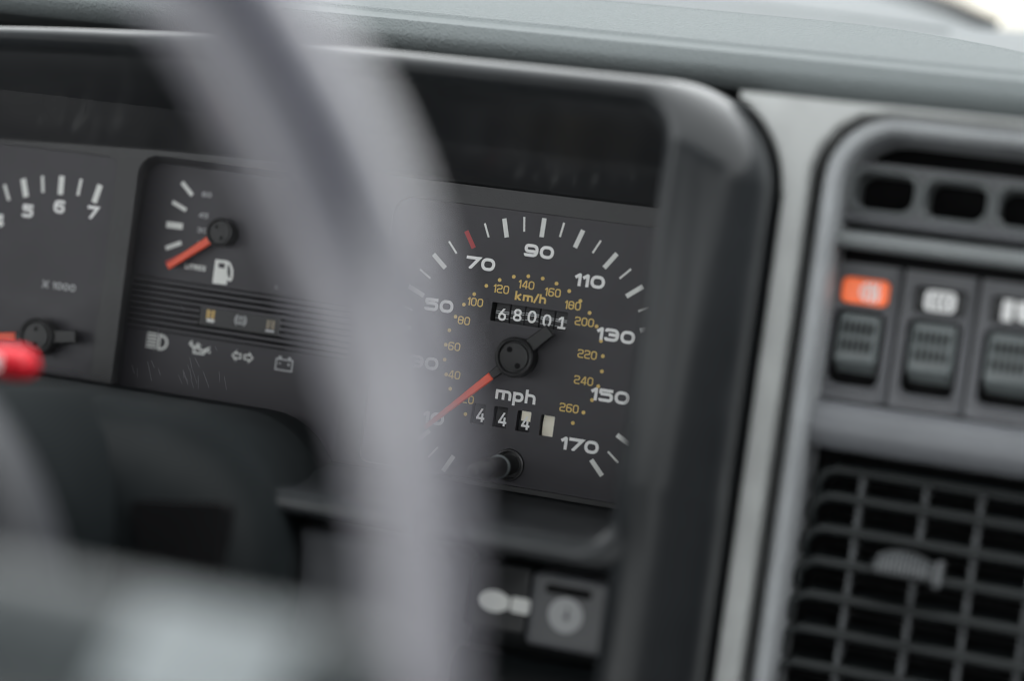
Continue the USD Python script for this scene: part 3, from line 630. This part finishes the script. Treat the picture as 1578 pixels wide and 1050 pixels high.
# thumb slider: arched block with ribs, upright tab on its right end
tx0, tx1, tz = 124.6, 143.2, -41.6
rings = []
for x in np.linspace(tx0, tx1, 19):
    t = (x - tx0) / (tx1 - tx0); hgt = 1.0 + 4.4 * math.sin(math.pi * min(1, t * .95 + .04)) ** .7 * (1 - .35 * t)
    rings.append(np.array([(x, -36, tz - 2), (x, -36, tz + hgt * .7), (x, -42, tz + hgt), (x, -47, tz + hgt * .8), (x, -50, tz + hgt * .25), (x, -50.4, tz - 1.2), (x, -48.5, tz - 2.2)]))
tm = part(av, 'thumb_slider', loft(rings[::-1], True, True), 'hood_black', 50)
for k in range(12):
    x = tx0 + 1.6 + k * 1.28; t = (x - tx0) / (tx1 - tx0); hgt = 1.0 + 4.4 * math.sin(math.pi * min(1, t * .95 + .04)) ** .7 * (1 - .35 * t)
    part(tm, 'grip_rib', tube([(x, -40, tz + hgt * .93), (x, -42, tz + hgt + .1), (x, -47, tz + hgt * .8 + .12), (x, -50.1, tz + hgt * .25), (x, -50.6, tz - 1)], .34, 6), 'fin_grey', 60)
part(tm, 'slider_tab', pad(tx1 - 1.1, tx1 + .9, tz - 3.0, tz + 3.6, .9, -38, -51, .8, 6, 3), 'fin_grey', 40)

# ================================================================ column cowl, steering column and hazard button
sc = thing('steering_column', 'black moulded column cowl rising in front of the dials', 'steering column', (-112, -110, -60))
def cring(x0, x1, z0, z1, rt, rb, y, n=10): return ring3(rr(x0, x1, z0, z1, (rt, rt, rb, rb), n), y)
cowl = [(-206, -57, -140, -29.6, 28, 6, 0), (-206, -56, -140, -29.2, 30, 6, -18), (-205, -49, -140, -27.6, 36, 6, -40), (-203, -40, -138, -26.6, 42, 8, -66), (-200, -33, -136, -27.2, 46, 14, -88), (-196, -31, -134, -32, 46, 18, -102), (-190, -36, -130, -42, 38, 18, -112), (-182, -47, -122, -54, 28, 14, -117)]
part(sc, 'cowl', loft([cring(*q) for q in cowl], True, True), 'cowl_black', 60)
part(sc, 'key_recess_shade', extr(px_shape([(215, 785), (335, 790), (322, 875), (228, 870)], -118).buffer(2.5), -112, 6.2), 'deep_black', 30)  # flush black plate painting the shade of a key recess
shr = [(-160, -76, -120, -27.5, 40, 14, -60), (-159, -76, -118, -26, 40, 14, -80), (-158, -76, -114, -25, 41, 14, -110), (-156, -77, -110, -25.5, 41, 14, -150), (-154, -79, -106, -27, 40, 14, -190), (-151, -81, -103, -30, 38, 14, -208), (-146, -86, -99, -34, 32, 12, -216)]
part(sc, 'column_shroud', loft([cring(*q) for q in shr], True, True), 'cowl_black', 60)
rx1, (rz0, rz1) = ax(46, 562, -155)[0], (ax(30, 589, -155)[1], ax(30, 536, -155)[1])
hzb = part(sc, 'hazard_button', pad(rx1 - 15, rx1, rz0, rz1, 5.0, -150, -157, 4.4, 10, 6), 'button_red', 40, 'red hazard button on top of the column')
part(hzb, 'button_highlight', extr(Polygon(rr(rx1 - 12, rx1 - 7.6, rz0 + 2.2, rz1 - 2.6, 1.2, 5)), -157, .15), 'highlight_white', False)  # white plate painting the highlight on the red button

# ================================================================ steering wheel
WC = np.array([-90.2, -330.0, -67.7]); WR = 184.5; RT_ = 14.2
sw = thing('steering_wheel', 'blurred grey leather steering wheel in front of the dials', 'steering wheel', tuple(WC))
NU, NV = 240, 72
def rimr(deg):
    t = min(1, max(0, (deg - 8) / 30)) if deg < 90 else min(1, max(0, (174 - deg) / 34))
    return 6.1 + 5.2 * t * t * (3 - 2 * t)
rings = []
for i in range(NU + 1):
    a = 2 * math.pi * i / NU
    d = np.array([math.cos(a), 0, math.sin(a)]); row = []
    deg = math.degrees((a + math.pi) % (2 * math.pi) - math.pi)
    g = min(1, max(0, (deg - 21) / 9)) if deg < 90 else min(1, max(0, (159 - deg) / 9))
    for j in range(NV):
        ph = 2 * math.pi * j / NV
        q0 = rimr(deg); q = q0 * (1 - .22 * g * math.exp(-((math.degrees(ph) - 70 + 180) % 360 - 180) ** 2 / 150.))
        row.append(WC + d * (173.6 + 1.06 * q0 + q * math.cos(ph)) + np.array([0, -1, 0]) * q * math.sin(ph))
    rings.append(np.array(row))
rim = loft(rings)
fi = np.arange(len(rim.faces)) // 2; fdeg = (fi // NV) * 360. / NU; fdeg = np.where(fdeg > 180, fdeg - 360, fdeg); fph = (fi % NV + .5) * 360. / NV
taper = np.clip(np.minimum((fdeg - 22) / 10, (158 - fdeg) / 10), 0, 1)
inseam = (np.abs(fph - 71) < 23 * taper) & (taper > .05)
part(sw, 'rim', trimesh.Trimesh(rim.vertices, rim.faces[~inseam], process=False), 'wheel_leather', 60)
part(sw, 'seam', trimesh.Trimesh(rim.vertices, rim.faces[inseam], process=False), 'seam_dark', 60, 'dark seam strip around the upper rim')
def spoke(ang, mir=1):
    """a flat spoke from the hub pad to the rim, its upper face bevelled"""
    rings = []
    for t in np.linspace(0, 1, 14):
        x = 40 + t * 134; zt = 37.0; zb = -18 + 10 * t
        q = [(10, zt - 4), (0, zt - .5), (-6, zt - 2.5), (-14, zt - 11), (-18, zt - 17), (-19, zt - 22), (-17, zb), (10, zb + 3)]
        rings.append(np.array([(WC[0] + mir * x, WC[1] + y, WC[2] + z) for y, z in q]))
    return loft(rings if mir < 0 else rings[::-1], True, True)
part(sw, 'spoke', spoke(0, 1), 'wheel_pad', 40); part(sw, 'spoke', spoke(0, -1), 'wheel_pad', 40)
ins = []
for x in np.linspace(133, 160, 9):
    k = math.sin(math.pi * (x - 130) / 33) ** .5
    zt = 38.5
    ins.append(np.array([(WC[0] + x, WC[1] + y, WC[2] + z) for y, z in ((-2, zt - 3), (-5.0 - 2 * k, zt - 1.5), (-14.5 - 2 * k, zt - 10.5), (-18.6 - 2 * k, zt - 16.5), (-12, zt - 15))]))
part(sw, 'spoke_highlight', loft(ins[::-1], True, True), 'highlight_grey', 60)  # pale piece standing in for the bright reflection on the spoke
part(sw, 'hub_collar', lathe([(60, -20), (71, -18), (76, -10), (78.5, -3), (78, 4), (75, 9), (69, 12), (50, 13), (.1, 13)], -105, -77, -232, 72), 'collar_grey', 50)
part(sw, 'collar_shade', lathe([(71, 0), (71, .6), (69, 1), (.1, 1)], -105, -77, -245, 60), 'deep_black', 50)  # black disc painting the shadowed gap between collar and spoke
part(sw, 'hub_pad', pad(WC[0] - 62, WC[0] + 62, WC[2] - 60, WC[2] + 34, 16, WC[1] + 14, WC[1] - 24, 12, 10, 6), 'wheel_pad', 50)
